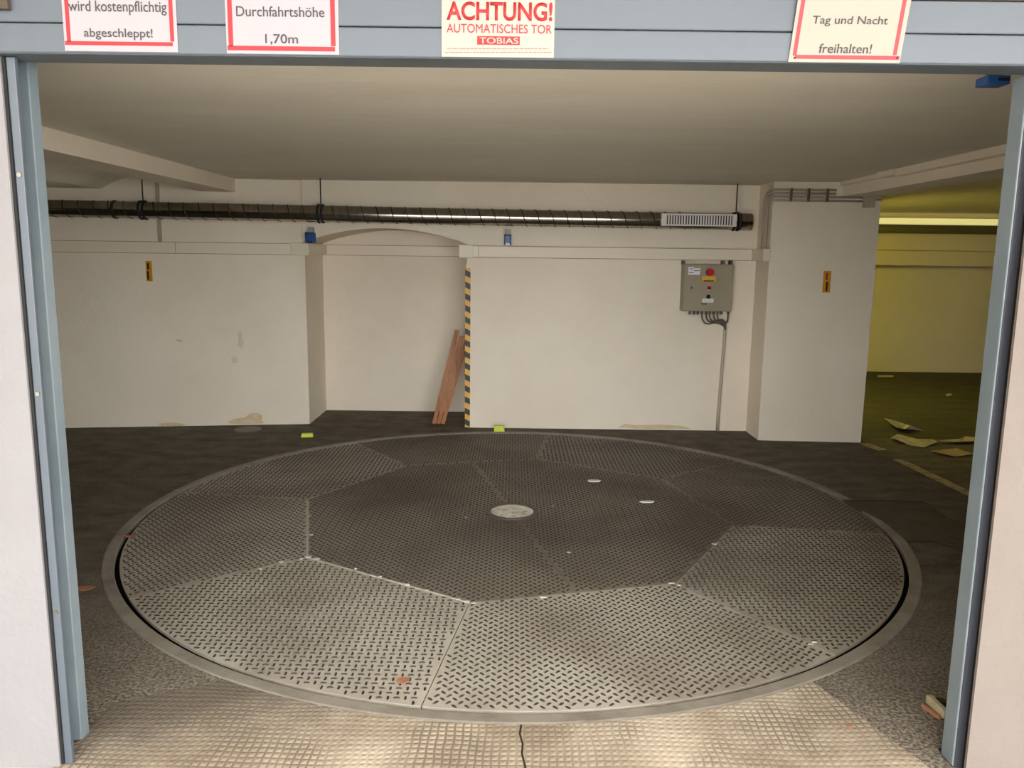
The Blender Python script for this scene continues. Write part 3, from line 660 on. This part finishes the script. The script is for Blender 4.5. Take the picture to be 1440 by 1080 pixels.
# ------------------------------------------------------------------ floor marks and litter
def chips(name, px, Yfun, lab):
    pts = []
    for x, y in px:
        Y = Yfun(x, y); pts.append(aY(x, y, Y))
    bm = bmesh.new(); prism(bm, pts, (0, .006, 0)); o = finish(name, bm, CHIP); o['kind'] = 'structure'; o['label'] = lab
wl = lambda x, y: wallY(aY(x, y, 6.45).x)-.0025
chips('wall_bare_patch', [(318, 594), (330, 589), (345, 587), (352, 581), (362, 580), (369, 584), (368, 592), (372, 595), (352, 597), (330, 597)], wl, 'bare yellowish plaster patch low on the back wall')
chips('wall_bare_patch', [(868, 601), (880, 596), (893, 598), (930, 597), (960, 599), (972, 603), (940, 603), (900, 603)], lambda x, y: YB-.0025, 'bare plaster strip at the foot of the back wall')
chips('wall_bare_patch', [(222, 596), (240, 594), (262, 597), (255, 599), (230, 600)], wl, 'small bare plaster patch at the foot of the left wall')
SCAR = mat('filled_plaster', rgb(214, 204, 186), .9)
def scar(px, lab):
    pts = [aY(x, y, wl(x, y)+.0005) for x, y in px]; bm = bmesh.new(); c = bm.verts.new(sum(pts, Vector())/len(pts)+Vector((0, -.004, 0))); v = [bm.verts.new(p) for p in pts]; w = [bm.verts.new(p+Vector((0, .004, 0))) for p in pts]
    for i in range(len(v)):
        k = (i+1) % len(v); bm.faces.new((c, v[i], v[k])); bm.faces.new((v[i], w[i], w[k], v[k]))
    bm.faces.new(w); o = finish('wall_plaster_scar', bm, SCAR); o['kind'] = 'structure'; o['label'] = lab
scar([(334, 467), (340, 466), (341, 474), (343, 484), (339, 490), (334, 486), (336, 476)], 'long raised plaster scar on the left of the back wall')
scar([(325, 503), (332, 501), (336, 506), (332, 511), (326, 510)], 'small round plaster scar on the left of the back wall')
scar([(246, 478), (252, 477), (258, 480), (252, 481)], 'tiny plaster scar on the left of the back wall')
def blob(name, m, px, py, rx, ry, h, label, cat, group=None, rot=0.0, n=9, z=0.0, jag=.25, bend=0.0, seed=1):
    random.seed(seed); c = aZ(px, py, z); bm = bmesh.new()
    ring = []
    for i in range(n):
        a = 2*math.pi*i/n; q = 1-random.random()*jag; ring.append((rx*q*math.cos(a), ry*q*math.sin(a)))
    cr_, sr_ = math.cos(rot), math.sin(rot)
    pts = [Vector((c.x+cr_*x-sr_*y, c.y+sr_*x+cr_*y, z+.001+bend*max(0, x/rx)**2+bend*.6*max(0, -x/rx)**3)) for x, y in ring]
    cen = Vector((c.x, c.y, z+.001))
    top = [bm.verts.new(p+Vector((0, 0, h))) for p in pts]; bot = [bm.verts.new(p) for p in pts]; ct = bm.verts.new(cen+Vector((0, 0, h))); cb = bm.verts.new(cen)
    for i in range(n):
        k = (i+1) % n; bm.faces.new((ct, top[i], top[k])); bm.faces.new((cb, bot[k], bot[i])); bm.faces.new((top[i], bot[i], bot[k], top[k]))
    return tag(finish(name, bm, m), label, cat, group)
blob('leaf', LEAF, 567, 958, .028, .022, .002, 'orange-brown leaf on the front of the turntable', 'leaf', 'fallen leaves', z=.003, bend=.01, seed=2)
blob('leaf', LEAF, 120, 828, .045, .03, .002, 'orange leaf on the asphalt beside the left jamb', 'leaf', 'fallen leaves', bend=.008, seed=3)
blob('leaf', LEAF, 183, 755, .04, .02, .002, 'brown leaf at the left edge of the turntable', 'leaf', 'fallen leaves', z=.003, bend=.006, seed=4)
blob('leaf', LEAF, 1194, 1021, .012, .01, .002, 'tiny brown leaf on the pale concrete apron', 'leaf', 'fallen leaves', z=.004, bend=.004, seed=5)
for px, py, w, dpt, lab, rot in ((835, 677, .05, .028, 'small crumpled white paper on the turntable, farther one', .0), (910, 706.5, .048, .018, 'small flat white paper scrap on the turntable, nearer one', .1)):
    blob('paper_scrap', WHITE, px, py, w, dpt, .006, lab, 'paper', 'paper scraps on the turntable', rot=rot, z=.003, n=8, jag=.2, bend=.002, seed=int(px))
def block(px, py, w, d, h, rot, label):
    c = aZ(px, py); bm = bmesh.new(); bx(bm, -w/2, w/2, -d/2, d/2, 0.0005, h, .004)
    for v in bm.verts:
        if v.co.z > h*.6: v.co.x *= .9; v.co.y *= .75
    bmesh.ops.rotate(bm, verts=bm.verts, cent=(0, 0, 0), matrix=Matrix.Rotation(rot, 3, 'Z')); bmesh.ops.translate(bm, verts=bm.verts, vec=(c.x, c.y, 0))
    tag(finish('neon_block', bm, NEON), label, 'block', 'neon yellow blocks')
block(432, 614.5, .095, .05, .03, .25, 'neon yellow block on the asphalt by the niche corner')
block(702, 607, .09, .045, .05, 0, 'neon yellow block standing against the back wall')
c = aZ(349, 604); bm = bmesh.new(); disc(bm, (c.x, c.y, 0), (0, 0, 1), .105, .006, 28, .1)
mh = tag(finish('drain_cover', bm, COVER), 'round grey drain cover in the asphalt at the left wall', 'drain cover')
def litter(name, m, px, label, folds=.03, group='paper litter on the floor', cat='paper', seed=1, z=.002):
    random.seed(seed); pts = [aZ(x, y, 0) for x, y in px]; cen = sum(pts, Vector())/len(pts); bm = bmesh.new(); n = len(pts)
    hs = [random.uniform(0, folds) for _ in pts]
    top = [bm.verts.new((p.x, p.y, z+.003+h)) for p, h in zip(pts, hs)]; bot = [bm.verts.new((p.x, p.y, z+h)) for p, h in zip(pts, hs)]
    ct = bm.verts.new((cen.x, cen.y, z+.003)); cb = bm.verts.new((cen.x, cen.y, z))
    for i in range(n):
        k = (i+1) % n; bm.faces.new((ct, top[i], top[k])); bm.faces.new((cb, bot[k], bot[i])); bm.faces.new((top[i], bot[i], bot[k], top[k]))
    return tag(finish(name, bm, m), label, cat, group)
litter('paper_litter', SHEET, [(1243, 596), (1258, 600), (1275, 598), (1298, 607), (1280, 606), (1272, 610), (1260, 607)], 'crumpled pale paper on the floor of the back room', .05, seed=2)
litter('paper_litter', SHEET, [(1252, 618), (1262, 614), (1290, 620), (1312, 622), (1318, 625), (1300, 630), (1280, 627), (1258, 622)], 'torn printed cardboard sheet lying right of the pillar', .03, seed=3)
litter('cardboard_litter', CARD, [(1308, 636), (1325, 634), (1345, 634), (1368, 640), (1345, 643), (1326, 642)], 'brown cardboard piece lying by the right jamb', .04, cat='cardboard', seed=4)
litter('paper_litter', SHEET, [(1318, 623), (1350, 620), (1358, 617), (1372, 619), (1372, 624), (1340, 625)], 'pale paper strip behind the brown cardboard', .02, seed=5)
litter('paper_litter', SHEET, [(1234, 529), (1256, 529), (1256, 531), (1234, 531)], 'pale scrap at the foot of the far wall', .01, seed=6)
litter('paper_litter', SHEET, [(1330, 555), (1337, 554), (1339, 557), (1331, 558)], 'small pale scrap in the middle of the back room floor', .01, seed=7)
def strip(px, w, label):
    bm = bmesh.new(); q = [aZ(x, y, .0) for x, y in px]; d = (q[-1]-q[0]).normalized(); s = Vector((-d.y, d.x, 0))*w/2
    prism(bm, [q[0]-s, q[-1]-s, q[-1]+s, q[0]+s], (0, 0, .0025)); tag(finish('floor_line', bm, LINE), label, 'floor marking', 'painted floor lines')
strip([(1262, 646), (1385, 705)], .075, 'long faded yellow line painted on the floor at the right')
strip([(1216, 624), (1241, 633)], .08, 'short faded line painted at the foot of the pillar')
# bits at the foot of the right jamb
c = aZ(1318, 1003)
def stripling(name, m, p, q, w, h, label, cat, z0=.002, zq=None):
    a = aZ(*p); b = aZ(*q); d = (b-a).normalized(); s = Vector((-d.y, d.x, 0))*w/2; bm = bmesh.new()
    prism(bm, [Vector((v.x, v.y, z0)) for v in (a-s, b-s, b+s, a+s)], (0, 0, h)); bmesh.ops.bevel(bm, geom=bm.edges[:], offset=min(h, w)*.15, segments=1, affect='EDGES'); tag(finish(name, bm, m), label, cat)
stripling('folded_card', SHEET, (1305, 989), (1329, 1012), .022, .03, 'yellow-green folded card strip beside the foot of the right jamb', 'card')
stripling('orange_strip', LEAF, (1297, 995), (1322, 1013), .012, .012, 'orange strip lying in front of the yellow card at the right jamb', 'strip')
stripling('metal_offcut', GALV, (1314, 989), (1338, 994), .03, .015, 'grey metal offcut behind the yellow card at the right jamb', 'metal piece')

# ------------------------------------------------------------------ far room fittings
t = thing('far_trunking', (5, 10.1, 1.5)); tag(t, 'wide cable trunking along the far wall of the yellow-lit room', 'trunking')
box('lower_cover', TRUNK, 2.9, 8.1, 9.86, 10.129, 1.35, 1.528, .004, t); box('upper_cover', TRUNK, 2.9, 8.1, 9.97, 10.129, 1.534, 1.725, .004, t)
bm = bmesh.new(); tube(bm, [Vector((2.8, 9.95, 1.79)), Vector((8.1, 9.95, 1.79))], .055, 14); tag(finish('dark_pipe', bm, DARKPIPE, smooth=True), 'dark pipe above the trunking on the far wall', 'pipe')
t = thing('far_lamp', (5.3, 10.05, 1.88)); tag(t, 'long glowing lamp strip high on the far wall of the yellow-lit room', 'lamp')
box('body', LAMPB, 3.8, 6.9, 10.08, 10.13, 1.845, 1.93, 0, t); box('diffuser', TUBEF, 3.82, 6.88, 10.03, 10.08, 1.85, 1.925, .01, t)
